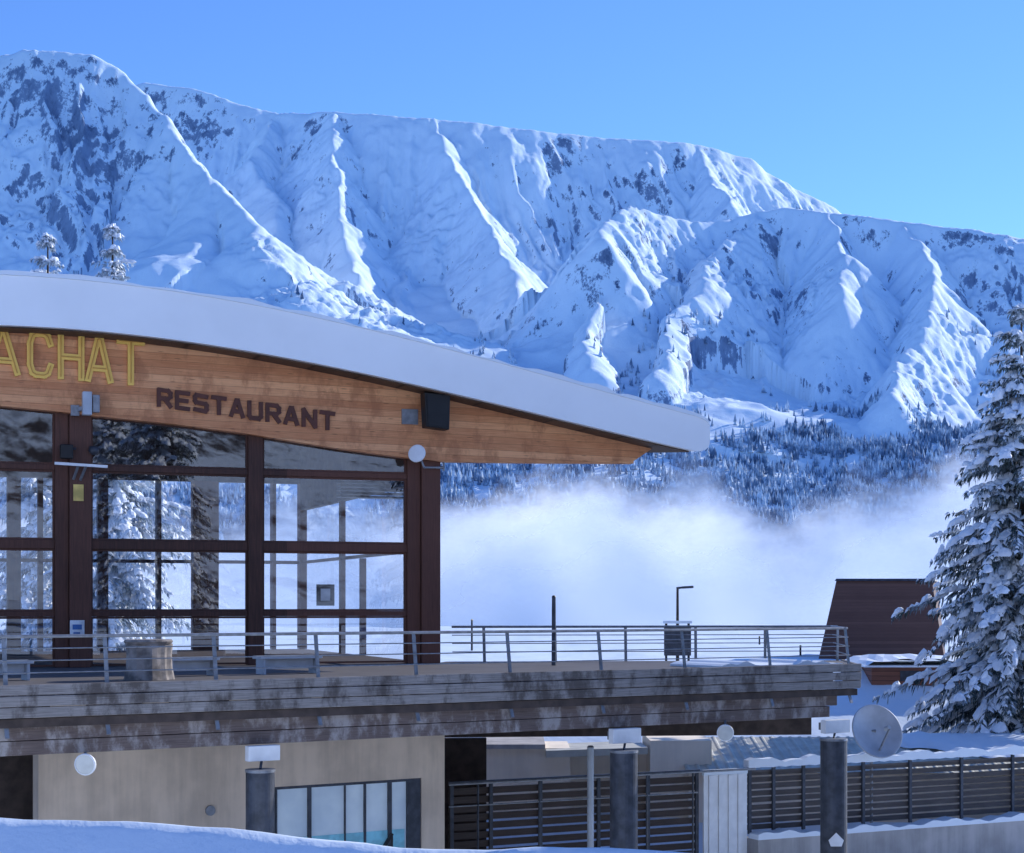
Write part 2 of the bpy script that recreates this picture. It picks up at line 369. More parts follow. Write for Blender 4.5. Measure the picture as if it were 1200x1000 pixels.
# forest on the lower mountain slopes
rg = np.random.RandomState(3)
n = 170000
fx = rg.uniform(-720, 900, n); fy = 1400+rg.uniform(0, 1, n)*1000; fz = terrain(fx, fy)
den = fbm(fx/120, fy/120, 4); den2 = fbm(fx/40+9, fy/40, 3)
lim = 172+.14*np.clip(fx, -200, 500)+den*160
prob = np.clip((lim-fz)/60, 0, 1)*np.clip(.58+1.8*den2, .08, .85)+np.where((fz < 420) & (den > .16), .035, 0)
keep = (rg.rand(n) < prob) & (np.abs(fx/fy) < .32) & (fz > 55)
fm = MB(); cnt = 0
for x, y, z in zip(fx[keep], fy[keep], fz[keep]):
    h = random.uniform(6, 15); r = h*random.uniform(.17, .26); a0 = random.random()*6
    for (b0, t0, rr) in ((.04, .62, 1), (.38, 1, .62)):
        k = len(fm.v); ns = 5
        for i in range(ns):
            a = a0+i*2*math.pi/ns; q = r*rr*random.uniform(.6, 1.3)
            fm.v.append((x+q*math.cos(a), y+q*math.sin(a), z-1+h*b0+random.uniform(-.06, .06)*h))
        fm.v.append((x, y, z-1+h*t0))
        for i in range(ns): fm.f.append((k+i, k+(i+1) % ns, k+ns))
    cnt += 1
print('forest trees', cnt)
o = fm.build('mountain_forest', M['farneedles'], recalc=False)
tag(o, 'distant snowy conifer forest on the lower mountain slopes', 'forest', kind='stuff')

# ------------------------------------------------------------------ ground
def ground_h(X, Y):
    cr = np.clip(1.42-.06*X, .2, 2.3)+.12*np.sin(X*.9)*.4
    far = np.interp(Y, [30.5, 54, 57, 62, 74, 200, 330, 600, 1000, 1500], [GB, GB, -2.2, -1.8, 2.25, 2.45, -10, -70, -120, -160])
    s = np.clip(Y/21, 0, 1); near = 3.4+(cr-2.3-3.4)*s**1.5
    b_ = np.clip((Y-22.6)/2.4, 0, 1); near = np.where(Y > 21, cr-2.3+2.3*(b_**1.15), near)      # snow bank, near face shaped steep so that it falls in shade
    t = np.clip((Y-25)/5.5, 0, 1); t = t*t*(3-2*t)
    z = np.where(Y < 25, near, cr+(GB-cr)*t); z = np.where(Y > 30.5, far, z)
    z = np.where(Y < 0, 3.4+np.clip(-Y, 0, 300)*.03, z)
    amp = np.where((Y > 30.5) & (Y < 60), .06, .22)
    return z+fbm(X/5, Y/5, 4)*amp+fbm(X/40+3, Y/60, 3)*np.where(Y > 74, np.clip((Y-74)/60, 0, 1)*1.0, 0)
yg = np.concatenate([np.linspace(-400, -20, 20), np.linspace(-18, 20, 50), np.linspace(20.2, 34, 110), np.linspace(34.5, 90, 110), np.geomspace(91, 1500, 90)])
xg = np.concatenate([-np.geomspace(1400, 26, 40), np.linspace(-25, 40, 260), np.geomspace(41, 1400, 40)])
GX, GY = np.meshgrid(xg, yg)
o = grid_obj('ground', GX, GY, ground_h(GX, GY), M['groundsnow'])
tag(o, 'snow covered ground', 'ground', kind='structure')
def gz(x, y): return float(ground_h(np.array([x], float), np.array([y], float))[0])
hx, hy = np.meshgrid(np.linspace(-500, 900, 120), np.linspace(-700, -60, 80))
hz = 3+(-60-hy)*.42+fbm(hx/120, hy/120, 5)*50*np.clip((-60-hy)/150, 0, 1)
o = grid_obj('hills', hx, hy, hz, M['hill']); tag(o, 'wooded snowy hillside mirrored in the upper windows', 'hill', kind='structure')

# ------------------------------------------------------------------ valley fog (layers of vapour, each at its own distance)
fv = []; ff = []; fd = []
topx = [-300, 200, 400, 520, 600, 690, 760, 850, 910, 960, 1050, 1120, 1300, 1600]
topy = [600, 610, 605, 592, 564, 548, 558, 574, 604, 588, 542, 522, 545, 560]
for li, (Y, dy) in enumerate(((560, 64), (760, 32), (960, 6), (1160, -12))):
    nx, nz = 120, 36; k0 = len(fv)
    for j in range(nz):
        for i in range(nx):
            x = -300+1900*i/(nx-1)
            ty = np.interp(x, topx, topy)+dy+18*math.sin(x*.013+li*2.1)+10*math.sin(x*.041+li)
            y = ty-80+j/(nz-1)*(800-ty+80)
            p = P(x, y, Y); tl = (j/(nz-1))
            fv.append((p.x, p.y-40*tl+18*math.sin(p.x*.02+li), p.z)); fd.append(min(2.2, (y-ty)/66.))
    for j in range(nz-1):
        for i in range(nx-1):
            a = k0+j*nx+i; ff.append((a, a+1, a+nx+1, a+nx))
me = bpy.data.meshes.new('valley_fog'); me.from_pydata(fv, [], ff); at = me.attributes.new('dens', 'FLOAT', 'POINT'); at.data.foreach_set('value', fd)
me.materials.append(M['fog']); me.polygons.foreach_set('use_smooth', [True]*len(me.polygons))
o = bpy.data.objects.new('valley_fog', me); C.objects.link(o); tag(o, 'bank of white fog filling the valley below the mountains', 'fog', kind='stuff')

# ------------------------------------------------------------------ restaurant
B0 = Fc.pt(0, 0, FL)
bld = thing('restaurant_building', 'glazed timber restaurant with a curved snow covered roof overhanging the terrace', 'building', B0)
VF = -1.3
tp = [(-60, 320), (0, 323), (100, 329.5), (200, 341), (300, 358), (400, 379), (500, 403), (600, 430), (700, 457), (780, 479), (832, 492)]
bp_ = [(-60, 379), (0, 382), (100, 387.5), (200, 398), (300, 413), (400, 431), (500, 453), (600, 477), (700, 503), (760, 518), (832, 531)]
tu = np.array([Fc.px(x, y, VF) for x, y in tp]); bu = np.array([Fc.px(x, y, VF) for x, y in bp_])
ct = np.polyfit(tu[:, 0], tu[:, 1], 3); cb = np.polyfit(bu[:, 0], bu[:, 1], 3)
u_tip = tu[-1, 0]; u_cor = Fc.U(512)
UL = -6.0
def ftop(u): return float(np.polyval(ct, max(u, -2.5)))
def fbot(u): return float(min(np.polyval(cb, max(u, -2.5)), ftop(u)-.85))
def umax(v): return u_tip-(u_tip-u_cor-.9)*max(0, min(1, (v-VF)/(17.6-VF)))
NU = 60; vv = [VF, -.4, 1, 4, 7, 10, 13, 17.6]
def roof_grid(off, fn, inset=0, vs=vv, nz=0, rnd=0):
    rows = []
    for v in vs:
        um = umax(v)-inset; row = []
        for i in range(NU+1):
            q = i/NU; q = 1-(1-q)**1.5
            u = UL+(um-UL)*q; e = max(0, 1-(um-u)/.5)
            row.append(Fc.pt(u, v, fn(u)+off+rnd*(1-math.sqrt(max(0, 1-e*e)))+(nz*float(fbm(np.array(u*1.3), np.array(v*1.1+3), 3)) if nz else 0)))
        rows.append(row)
    return rows
def shell(mb, top, bot):
    for a, fl in ((top, False), (bot, True)):
        k = len(mb.v); w = len(a[0])
        for r in a: mb.v += [tuple(p) for p in r]
        for j in range(len(a)-1):
            for i in range(w-1): mb.f.append((k+j*w+i, k+j*w+i+1, k+(j+1)*w+i+1, k+(j+1)*w+i))
    for (ta, ba) in ((top[0], bot[0]), (top[-1], bot[-1]), ([r[0] for r in top], [r[0] for r in bot]), ([r[-1] for r in top], [r[-1] for r in bot])):
        for i in range(len(ta)-1): mb.quad(ta[i], ta[i+1], ba[i+1], ba[i])
mb = MB(); shell(mb, roof_grid(0, ftop, rnd=-.16), roof_grid(0, fbot, rnd=.34)); roof = mb.build('roof', M['white'], bld)
sv = [VF-.03, VF+.06, VF+.4]+vv[2:]
mb = MB(); a = roof_grid(.09, ftop, .03, sv, .18, -.2); shell(mb, a, roof_grid(.004, ftop, .03, sv, 0, -.16)); mb.build('snow_cover', M['snow'], roof)
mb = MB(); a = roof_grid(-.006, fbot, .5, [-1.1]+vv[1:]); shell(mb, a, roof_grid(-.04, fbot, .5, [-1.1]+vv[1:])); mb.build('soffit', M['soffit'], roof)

# larch gable panel
GV = -.35
gbp = [(-60, 467), (0, 473), (60, 479), (110, 485), (200, 494), (290, 506), (400, 524), (475, 534), (520, 539), (600, 540), (742, 541)]
lowp = [Fc.px(x, y, GV) for x, y in gbp]
lowp = [(UL+.2, lowp[0][1]+.1)]+lowp
upp = []
ue = Fc.px(764, 530, GV)[0]
for i in range(29):
    u = ue+(UL+.2-ue)*i/28
    upp.append((u, fbot(u)-.045))
mb = MB(); Fc.poly(mb, lowp+upp, GV, -.05); mb.build('gable_panel', M['gable'], bld)
mb = MB()
for (a, b) in zip(lowp[:-1], lowp[1:]): Fc.poly(mb, [(a[0], a[1]-.06), (b[0], b[1]-.06), (b[0], b[1]+.02), (a[0], a[1]+.02)], GV-.04, -.06)
mb.build('gable_edge_board', M['gable'], bld)
glow = np.array(lowp)
def ztop(u): return float(np.interp(u, glow[:, 0], glow[:, 1]))

# timber frame of the front
zt = [FL, 4.69, 4.83, 6.46, 6.69, 8.51, 8.65]
def pillar(u0, u1, v0, v1, z0=FL, zt_=None): 
    m_ = MB(); Fc.poly(m_, [(u0, z0), (u1, z0), (u1, zt_ or ztop(u1)+.05), (u0, zt_ or ztop(u0)+.05)], v0, v1); return m_.build('pillar', M['timber'], bld, bevel=.012)
cols = [(64, 80), (80.5, 106), (290, 307), (476, 491), (491.5, 513)]
for i, (a, b) in enumerate(cols):
    pillar(Fc.U(a), Fc.U(b), -.26 if i in (1, 4) else -.14, .3)
pillar(Fc.U(-62), Fc.U(-44), -.14, .3)
bays = [(-44, 64), (106, 290), (307, 476)]
for a, b in bays:
    u0, u1 = Fc.U(a)+.002, Fc.U(b)-.002
    for z0, z1 in ((zt[1], zt[2]), (zt[3], zt[4]), (zt[5], zt[6])):
        m_ = MB(); Fc.box(m_, u0, u1, -.09, .12, z0, z1); m_.build('transom', M['timber'], bld, bevel=.01)
    for (z0, z1) in ((FL+.02, zt[1]), (zt[2], zt[3]), (zt[4], zt[5]), (zt[6], None)):
        tl, tr_ = (z1, z1) if z1 else (ztop(u0)-.02, ztop(u1)-.02)
        e = .055; m_ = MB()
        Fc.box(m_, u0+.003, u1-.003, -.04, .04, z0+.003, z0+e)
        Fc.poly(m_, [(u0+.003, tl-e), (u1-.003, tr_-e), (u1-.003, tr_-.003), (u0+.003, tl-.003)], -.042, .042)
        Fc.poly(m_, [(u0+.003, z0+e), (u0+e, z0+e), (u0+e, tl-e), (u0+.003, tl-e)], -.038, .038)
        Fc.poly(m_, [(u1-e, z0+e), (u1-.003, z0+e), (u1-.003, tr_-e), (u1-e, tr_-e)], -.038, .038)
        w = m_.build('window', M['timber'], bld)
        m_ = MB(); m_.quad(Fc.pt(u0+e, 0, z0+e), Fc.pt(u1-e, 0, z0+e), Fc.pt(u1-e, 0, tr_-e), Fc.pt(u0+e, 0, tl-e)); m_.build('pane', M['glass'], w, recalc=False)
# hall: floor, rear and side walls
VB = 16.4
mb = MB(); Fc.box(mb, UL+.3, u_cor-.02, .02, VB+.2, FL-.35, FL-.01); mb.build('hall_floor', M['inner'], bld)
ub = lambda x: Fc.U(x, VB)
XR = -10
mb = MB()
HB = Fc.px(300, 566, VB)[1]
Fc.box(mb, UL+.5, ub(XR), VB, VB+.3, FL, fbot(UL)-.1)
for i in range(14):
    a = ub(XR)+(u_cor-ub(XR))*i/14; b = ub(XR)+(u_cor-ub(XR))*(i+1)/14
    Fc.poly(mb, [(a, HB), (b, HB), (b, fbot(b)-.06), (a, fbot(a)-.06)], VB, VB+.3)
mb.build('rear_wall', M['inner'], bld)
for a, b in ((8, 24), (44, 50), (114, 126), (183, 188), (225, 255), (318, 322), (350, 367)):
    m_ = MB(); Fc.box(m_, ub(a), min(ub(b), u_cor), VB-.25, VB+.25, FL, HB); m_.build('rear_pillar', M['timber'], bld)
mb = MB()
for z in (6.57, 4.76): Fc.box(mb, ub(XR), u_cor, VB-.05, VB+.1, z-.06, z+.06)
mb.build('rear_transom', M['timber'], bld)
mb = MB(); mb.quad(Fc.pt(ub(XR), VB+.12, FL), Fc.pt(u_cor, VB+.12, FL), Fc.pt(u_cor, VB+.12, HB), Fc.pt(ub(XR), VB+.12, HB)); mb.build('rear_glazing', M['backglass'], bld, recalc=False)
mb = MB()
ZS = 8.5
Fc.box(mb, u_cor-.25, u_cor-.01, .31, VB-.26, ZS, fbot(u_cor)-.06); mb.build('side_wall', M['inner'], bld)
for v in (7.6, 10.3):
    m_ = MB(); Fc.box(m_, u_cor-.22, u_cor-.05, v-.12, v+.12, FL, ZS if v > 9 else 6.5); m_.build('side_pillar', M['timber'], bld)
mb = MB()
for z in (6.57, 4.76): Fc.box(mb, u_cor-.2, u_cor-.06, .31, VB-.26, z-.05, z+.05)
mb.build('side_transom', M['timber'], bld)
mb = MB(); mb.quad(Fc.pt(u_cor-.13, .31, FL), Fc.pt(u_cor-.13, VB-.26, FL), Fc.pt(u_cor-.13, VB-.26, ZS), Fc.pt(u_cor-.13, .31, ZS)); mb.build('side_glazing', M['backglass'], bld, recalc=False)
mb = MB(); Fc.box(mb, UL+.2, UL+.5, -.05, VB, GB, fbot(UL)-.05); mb.build('end_wall', M['beige'], bld)
mb = MB()
for i in range(6):
    z = Fc.px(430, 562+i*4.2, 5)[1]; Fc.box(mb, Fc.U(396, 5), Fc.U(474, 5), 4.6, 5.2, z-.03, z+.02)
o = mb.build('ceiling_louvre', M['black'], bld)

# storey below the terrace
LV = 3.6
lw = lambda x, y: D.px(x, y, LV)
u45, u520 = lw(45, 900)[0], lw(521, 900)[0]; w0, w1 = lw(322, 900)[0], lw(494, 900)[0]
zwt = lw(322, 917)[1]; zwt2 = D.px(494, 917, LV)[1]; zwt = (zwt+zwt2)/2; zwb = -1.4; ZC = 2.9
mb = MB(); D.box(mb, u45, w0, LV, LV+.4, GB-.2, ZC); D.box(mb, w1, u520, LV, LV+.4, GB-.2, ZC); D.box(mb, w0, w1, LV, LV+.4, zwt, ZC); D.box(mb, w0, w1, LV, LV+.4, GB-.2, zwb)
mb.build('lower_wall', M['beige'], bld)
mb = MB(); D.box(mb, u520-.4, u520, LV+.41, LV+12, GB-.2, ZC); D.box(mb, u45-7, u45+3, LV+2.2, LV+2.6, GB-.2, ZC); mb.build('lower_side_wall', M['inner'], bld)
mb = MB()
D.box(mb, w0, w1, LV+.04, LV+.14, zwt-.07, zwt-.003); D.box(mb, w0, w1, LV+.04, LV+.14, zwb+.003, zwb+.07)
for x, w in ((324, .04), (362, .09), (405, .03), (428, .05), (456, .1)):
    u = lw(x, 900)[0]; D.box(mb, u, u+w, LV+.04, LV+.14, zwb+.07, zwt-.07)
D.box(mb, lw(478, 900)[0], w1-.003, LV+.03, LV+.2, zwb+.07, zwt-.07)
pw = mb.build('pool_window', M['darksteel'], bld)
mb = MB(); mb.quad(D.pt(w0, LV+.1, zwb), D.pt(w1, LV+.1, zwb), D.pt(w1, LV+.1, zwt), D.pt(w0, LV+.1, zwt)); mb.build('pane', M['poolpane'], pw, recalc=False)
mb = MB(); zb2 = lw(400, 978)[1]; D.box(mb, w0+.02, lw(476, 900)[0], LV+.085, LV+.095, zwb+.072, zb2); mb.build('teal_band', M['teal'], pw)
mb = MB(); a0, a1 = D.pt(lw(430, 900)[0], LV-.15, zwb-.1), D.pt(lw(456, 900)[0], LV-.15, zwb+.75)
mb.bar(a0, a1, .07, .07); mb.bar(a1, a1-Vector((0, 0, 1.2)), .05, .05); mb.build('pool_handrail', M['black'], bld)
o = MB().tube(D.pt(lw(246, 950)[0], LV-.005, lw(246, 950)[1]), D.pt(lw(246, 950)[0], LV-.05, lw(246, 950)[1]), .12, n=16).build('wall_vent', M['steel'], bld)

# ------------------------------------------------------------------ terrace
uB = D.U(1008); uA = D.U(-90)
t0 = D.pt(0, 0, FL)
ter = thing('terrace_deck', 'raised timber terrace with weathered grey fascia boards below the railing', 'terrace', t0)
BE = Vector((9.75, 50.3, FL)); BQ = Vector((-1.9, 49.2, FL))
fp = [D.pt(uA, .02, FL), D.pt(uB-.02, .02, FL), BE, BQ, Fc.pt(u_cor, -.02, FL), Fc.pt(UL, -.02, FL)]
mb = MB(); mb.prism([p-Vector((0, 0, .12)) for p in fp], [p-Vector((0, 0, .004)) for p in fp]); mb.build('deck_floor', M['floorwood'], ter)
for i in range(3):
    z1 = FL+.05-i*.225
    m_ = MB(); D.box(m_, uA, uB-.02*i, -.06-.018*(i % 2), .018, z1-.208, z1); m_.build('fascia_board', M['deckwood'], ter, bevel=.012)
m_ = MB(); D.box(m_, uA, uB-.1, .0, .17, FL-.8, FL-.625); m_.build('shade_strip', M['inner'], ter)  # dark strip put in for the shade of the gap below the fascia
for i in range(2):
    z1 = FL-.78-i*.30
    m_ = MB(); D.box(m_, uA, D.U(986)-.25*i, .16+.02*i, .5, z1-.285, z1); m_.build('edge_beam', M['beamwood'], ter, bevel=.012)
for k in range(12):
    u = 1.0+k*1.95
    if u > uB-.6: break
    m_ = MB(); D.box(m_, u, u+.16, .52, 4.2 if u > 12 else 6, FL-.62, FL-.125); m_.build('joist', M['beamwood'], ter)
d_ = (BE-D.pt(uB, 0, FL))
m_ = MB(); e0 = D.pt(uB, .03, FL-.28); m_.bar(e0, e0+d_, .08, .6); m_.build('end_fascia', M['deckwood'], ter)
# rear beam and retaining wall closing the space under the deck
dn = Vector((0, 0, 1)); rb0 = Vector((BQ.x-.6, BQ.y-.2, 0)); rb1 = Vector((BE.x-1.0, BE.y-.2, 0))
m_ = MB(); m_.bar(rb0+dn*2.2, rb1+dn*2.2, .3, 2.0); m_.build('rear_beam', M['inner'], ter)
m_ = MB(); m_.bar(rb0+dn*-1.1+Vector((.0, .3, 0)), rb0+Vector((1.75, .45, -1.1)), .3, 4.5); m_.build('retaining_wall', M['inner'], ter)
# snow lying on the right end of the deck
m_ = MB(); us = [uB-4.6+4.2*i/30 for i in range(31)]
for i in range(30):
    f = lambda q: .03+.13*max(0, math.sin(q*.35))*(.6+.4*math.sin(q*1.3))+.03
    D.poly(m_, [(us[i], FL+.003), (us[i+1], FL+.003), (us[i+1], FL+f(i+1)), (us[i], FL+f(i))], .25, 2.4)
o = m_.build('snow_patch', M['snow'], ter)

# railing
rail = thing('terrace_railing', 'steel railing with slim horizontal bars along the terrace edge', 'railing', t0)
def rpost(base, inn, tall=1.0, low=True):
    m_ = MB(); o_ = -inn
    m_.bar(base-inn*-.06-Vector((0, 0, .1)), base+inn*.22+Vector((0, 0, tall)), .025, .085, D.d.to_3d())
    if low: m_.bar(base+inn*.13-Vector((0, 0, .60)), base-inn*.03-Vector((0, 0, 1.0)), .03, .085, D.d.to_3d())
    return m_.build('post', M['steel'], rail)
inn = D.n.to_3d()
for x in (8, 127, 255, 375, 490, 600, 707, 805, 905, 997): rpost(D.pt(D.U(x), 0, FL), inn)
def rails(a, b, inn, hs=((1.0, .034), (.76, .013), (.52, .013), (.28, .013))):
    for h, r in hs:
        q = inn*(.08+.16*h-.04)
        MB().tube(a+q+Vector((0, 0, h)), b+q+Vector((0, 0, h)), r, n=8).build('rail', M['steel'], rail)
RA, RB = D.pt(uA, 0, FL), D.pt(D.U(999), 0, FL)
rails(RA, RB, inn)
bi = Vector((-.15, -1, 0)).normalized()
Q0, Q1 = Vector((-1.7, 49.1, FL)), Vector((9.55, 50.1, FL))
rails(Q0, Q1, bi); rails(RB+Vector((.02, .05, 0)), Q1, Vector((-1, .1, 0)))
for k in range(6): rpost(Q0+(Q1-Q0)*((k+.45)/5.5 if k < 5 else 1), bi, 1.0, False)

# ------------------------------------------------------------------ lettering
GL = dict(A=[[(0, 0), (.44, 1), (.56, 1), (1, 0)], [(.2, .28), (.8, .28)]],
 C=[[(1, .76), (.86, .95), (.7, 1), (.3, 1), (.12, .95), (0, .76), (0, .24), (.12, .05), (.3, 0), (.7, 0), (.86, .05), (1, .24)]],
 H=[[(0, 0), (0, 1)], [(1, 0), (1, 1)], [(0, .5), (1, .5)]], T=[[(-.02, 1), (1.02, 1)], [(.5, 1), (.5, 0)]],
 R=[[(0, 0), (0, 1), (.8, 1), (1, .86), (1, .62), (.8, .46), (0, .46)], [(.5, .46), (1, 0)]], E=[[(1, 1), (0, 1), (0, 0), (1, 0)], [(0, .5), (.85, .5)]],
 S=[[(1, .95), (.1, 1), (0, .88), (0, .62), (.1, .52), (.9, .48), (1, .38), (1, .12), (.9, 0), (0, .05)]],
 U=[[(0, 1), (0, .15), (.15, 0), (.85, 0), (1, .15), (1, 1)]], N=[[(0, 0), (0, 1), (1, 0), (1, 1)]])
def letter(ch, x0, x1, yb, h, slope, th, mat, parent, v0=-.012, dep=.09, name='letter', ext=.42):
    m_ = MB(); c = 0
    for line in GL[ch]:
        pts = [Vector((x0+a*(x1-x0), yb+slope*a*(x1-x0)-b*h)) for a, b in line]
        for p, q in zip(pts[:-1], pts[1:]):
            d = (q-p).normalized(); nn = Vector((-d.y, d.x))*th/2; p2, q2 = p-d*th*ext, q+d*th*ext
            uz = [Fc.px(w.x, w.y, GV-.02) for w in (p2-nn, q2-nn, q2+nn, p2+nn)]
            Fc.poly(m_, uz, GV+v0, GV-dep-.0025*c); c += 1
    return m_.build(name, mat, parent)
s1 = thing('gold_letter_sign', 'tall gold lettering ACHAT on the timber gable', 'sign', Fc.pt(Fc.px(80, 420, GV)[0], GV, Fc.px(80, 420, GV)[1]))
for ch, a, b in (('A', -14, 20), ('C', 35, 59), ('H', 71, 95), ('A', 103, 129), ('T', 140, 166)):
    l_ = letter(ch, a, b, 436+a*.085, 48, .085, 7.2, M['gold'], s1, -.012, .10)
    letter(ch, a, b, 436+a*.085, 48, .085, .9, M['inlay'], l_, -.09, .132, 'inlay', .1)
s2 = thing('brown_letter_sign', 'small dark brown lettering RESTAURANT on the timber gable', 'sign', Fc.pt(Fc.px(290, 480, GV)[0], GV, Fc.px(290, 480, GV)[1]))
for k, ch in enumerate('RESTAURANT'):
    a = 186+k*21.2; letter(ch, a, a+13.5, 475+(a-186)*.138, 18, .138, 4.8, M['brown'], s2, -.012, .06)

# ------------------------------------------------------------------ things fixed to the front
def fpt(x, y, v): u, z = Fc.px(x, y, v); return Fc.pt(u, v, z)
def fbox(mb, x0, x1, y0, y1, v0, v1):
    (u0, z0), (u1, z1) = Fc.px(x0, y1, v0), Fc.px(x1, y0, v0); return Fc.box(mb, u0, u1, v0, v1, z0, z1)
t = thing('loudspeaker', 'black loudspeaker hung on the timber gable right of the lettering', 'loudspeaker', fpt(510, 480, -1))
mb = MB(); (ua, za), (ub_, zb) = Fc.px(497, 503, -1.0), Fc.px(526, 463, -1.0)
Fc.poly(mb, [(ua+.05, za+.06), (ub_, za), (ub_+.03, zb), (ua, zb+.04)], -1.05, -.62); mb.build('cabinet', M['black'], t, bevel=.02)
mb = MB(); Fc.poly(mb, [(ua+.1, za+.1), (ub_-.05, za+.06), (ub_-.03, zb-.05), (ua+.06, zb-.03)], -1.075, -1.052); mb.build('grille', M['black'], t)
mb = MB(); mb.bar(fpt(497, 454, -.37), fpt(497, 478, -.4), .12, .08); mb.bar(fpt(498, 466, -.4), fpt(508, 474, -.64), .08, .08); mb.build('bracket', M['black'], t)
mb = MB(); fbox(mb, 471, 490, 480, 497, -.4, -.352); o = mb.build('junction_plate', M['steel']); tag(o, 'small grey wall box beside the black loudspeaker', 'electrical box')
t = thing('floodlight', 'small grey floodlight on the gable below the gold letters', 'floodlight', fpt(105, 472, -.6))
mb = MB(); fbox(mb, 97, 108, 459, 486, -.7, -.45); mb.build('housing', M['panel'], t, bevel=.02)
mb = MB(); fbox(mb, 109, 117, 463, 483, -.68, -.5); mb.build('lamp_front', M['steel'], t, bevel=.01)
mb = MB(); mb.bar(fpt(90, 481, -.36), fpt(99, 478, -.55), .1, .1); fbox(mb, 83, 93, 475, 487, -.42, -.355); mb.build('bracket', M['steel'], t)
t = thing('wall_lamp', 'round white lamp on a steel arm at the building corner', 'lamp', fpt(505, 545, -.4))
p = fpt(489, 532, -.75)
MB().lathe(p, (-.3, -1, .2), [(-.12, .02), (-.1, .16), (.02, .25), (.05, .25), (.06, .22), (.04, .0)], 24).build('lamp_head', M['whitebox'], t, smooth=True)
mb = MB(); mb.tube(fpt(520, 541, -.3), fpt(520, 552, -.3), .03); mb.tube(fpt(520, 548, -.3), fpt(497, 548, -.7), .03); mb.tube(fpt(497, 548, -.7), p+Vector((.03, .1, 0)), .03); mb.tube(fpt(511, 548, -.27), fpt(521, 548, -.3), .04); mb.build('arm', M['steel'], t)
t = thing('strip_light', 'thin white strip light projecting from the left pillar', 'lamp', fpt(95, 546, -.4))
mb = MB(); mb.bar(fpt(64, 543, -.5), fpt(126, 547, -.5), .06, .07); mb.build('tube', M['whitebox'], t)
mb = MB(); mb.bar(fpt(92, 545, -.5), fpt(86, 562, -.26), .05, .05); mb.bar(fpt(101, 546, -.5), fpt(94, 563, -.26), .05, .05); mb.build('bracket', M['steel'], t)
t = thing('pillar_speaker', 'small black horn speaker on the left pillar above the strip light', 'loudspeaker', fpt(78, 530, -.4))
mb = MB(); fbox(mb, 71, 86, 521, 537, -.6, -.32); mb.build('cabinet', M['black'], t, bevel=.02)
mb = MB(); mb.bar(fpt(84, 526, -.45), fpt(88, 526, -.262), .06, .06); mb.build('bracket', M['darksteel'], t)
t = thing('camera_dome', 'small grey security camera on the right of the left pillar', 'camera', fpt(112, 528, -.3))
mb = MB(); mb.lathe(fpt(110, 528, -.3), (0, 0, -1), [(-.1, 0), (-.1, .12), (0, .14), (.06, .12), (.12, .05), (.13, 0)], 16); mb.build('dome', M['darksteel'], t, smooth=True)
mb = MB(); mb.bar(fpt(110, 525, -.3), fpt(104, 525, -.2), .06, .06); mb.build('bracket', M['steel'], t)
mb = MB(); fbox(mb, 86, 98, 568, 587, -.29, -.265); t = mb.build('yellow_notice', M['yellow']); tag(t, 'small yellow notice plate on the left pillar', 'sign')
t = thing('paper_notice', 'white notice with blue print low on the left pillar', 'sign', fpt(90, 737, -.27))
mb = MB(); fbox(mb, 82, 99, 727, 747, -.285, -.265); mb.build('sheet', M['paper'], t)
mb = MB(); fbox(mb, 85, 96, 732, 738, -.290, -.2865); fbox(mb, 86, 94, 741, 743, -.290, -.2865); mb.build('print', M['blue'], t)
t = thing('window_poster', 'dark square poster with a pale panel behind the right window', 'poster', fpt(381, 697, .2))
mb = MB(); fbox(mb, 371, 392, 685, 710, .12, .15); mb.build('sheet', M['poster'], t)
mb = MB(); fbox(mb, 376, 387, 690, 704, .1, .118); mb.build('picture', M['panel'], t)

# lamps and boxes along the terrace beam
def dpt(x, y, v): u, z = D.px(x, y, v); return D.pt(u, v, z)
for x, y, r, lab in ((100, 896, 13, 'round white floodlight under the left end of the terrace beam'), (850, 859, 10, 'round pale floodlight under the right part of the terrace beam')):
    p = dpt(x, y, -.25); rr = r/FP*p.y
    t = thing('round_lamp', lab, 'floodlight', p)
    MB().lathe(p, (-.15, -1, -.1), [(-.18, .05), (-.15, rr*.75), (-.02, rr), (.03, rr), (.035, rr*.88)], 24).build('housing', M['whitebox'], t, smooth=True)
    MB().lathe(p, (-.15, -1, -.1), [(.026, rr*.88), (.03, rr*.5), (.032, 0.001)], 24).build('lens', M['lampglass'], t, smooth=True)
    MB().bar(p+Vector((0, .1, 0)), dpt(x, y-14, .2), .05, .05).build('bracket', M['steel'], t)
clab = ['left', 'middle', 'right']
for i, (x, yt, x0, x1, b0, b1) in enumerate(((305, 905, 291, 328, 873, 893), (731, 882, 718, 751, 853, 872), (977, 868, 967, 996, 843, 860))):
    p = dpt(x, yt, -.3); r = (17-.7*i)/FP*p.y
    t = thing('steel_column', 'dark round steel column, the %s one of three along the terrace' % clab[i], 'column', (p.x, p.y, GB))
    MB().tube((p.x, p.y, GB-.2), (p.x, p.y, p.z), r, n=28).build('shaft', M['darksteel'], t, smooth=False)
    MB().tube((p.x, p.y, p.z+.001), (p.x, p.y, p.z+.06), r*1.04, n=28).build('cap', M['steel'], t)
    MB().tube((p.x, p.y, p.z+.061), dpt(x+2, b1-4, -.05), .03, n=8).build('conduit', M['darksteel'], t)
    bxp = dpt((x0+x1)/2, b1, -.12)
    t2 = thing('white_box', 'small white box on the terrace beam above the %s steel column' % clab[i], 'lamp box', bxp)
    mb = MB(); (ua, za), (uc, zc) = D.px(x0, b1, -.2), D.px(x1, b0, -.2); D.box(mb, ua, uc, -.22, -.02, za, zc); mb.build('housing', M['whitebox'], t2, bevel=.015)
    mb = MB(); D.box(mb, ua+.1, uc-.1, -.018, .158, za+.08, zc-.08); mb.build('mount', M['steel'], t2)
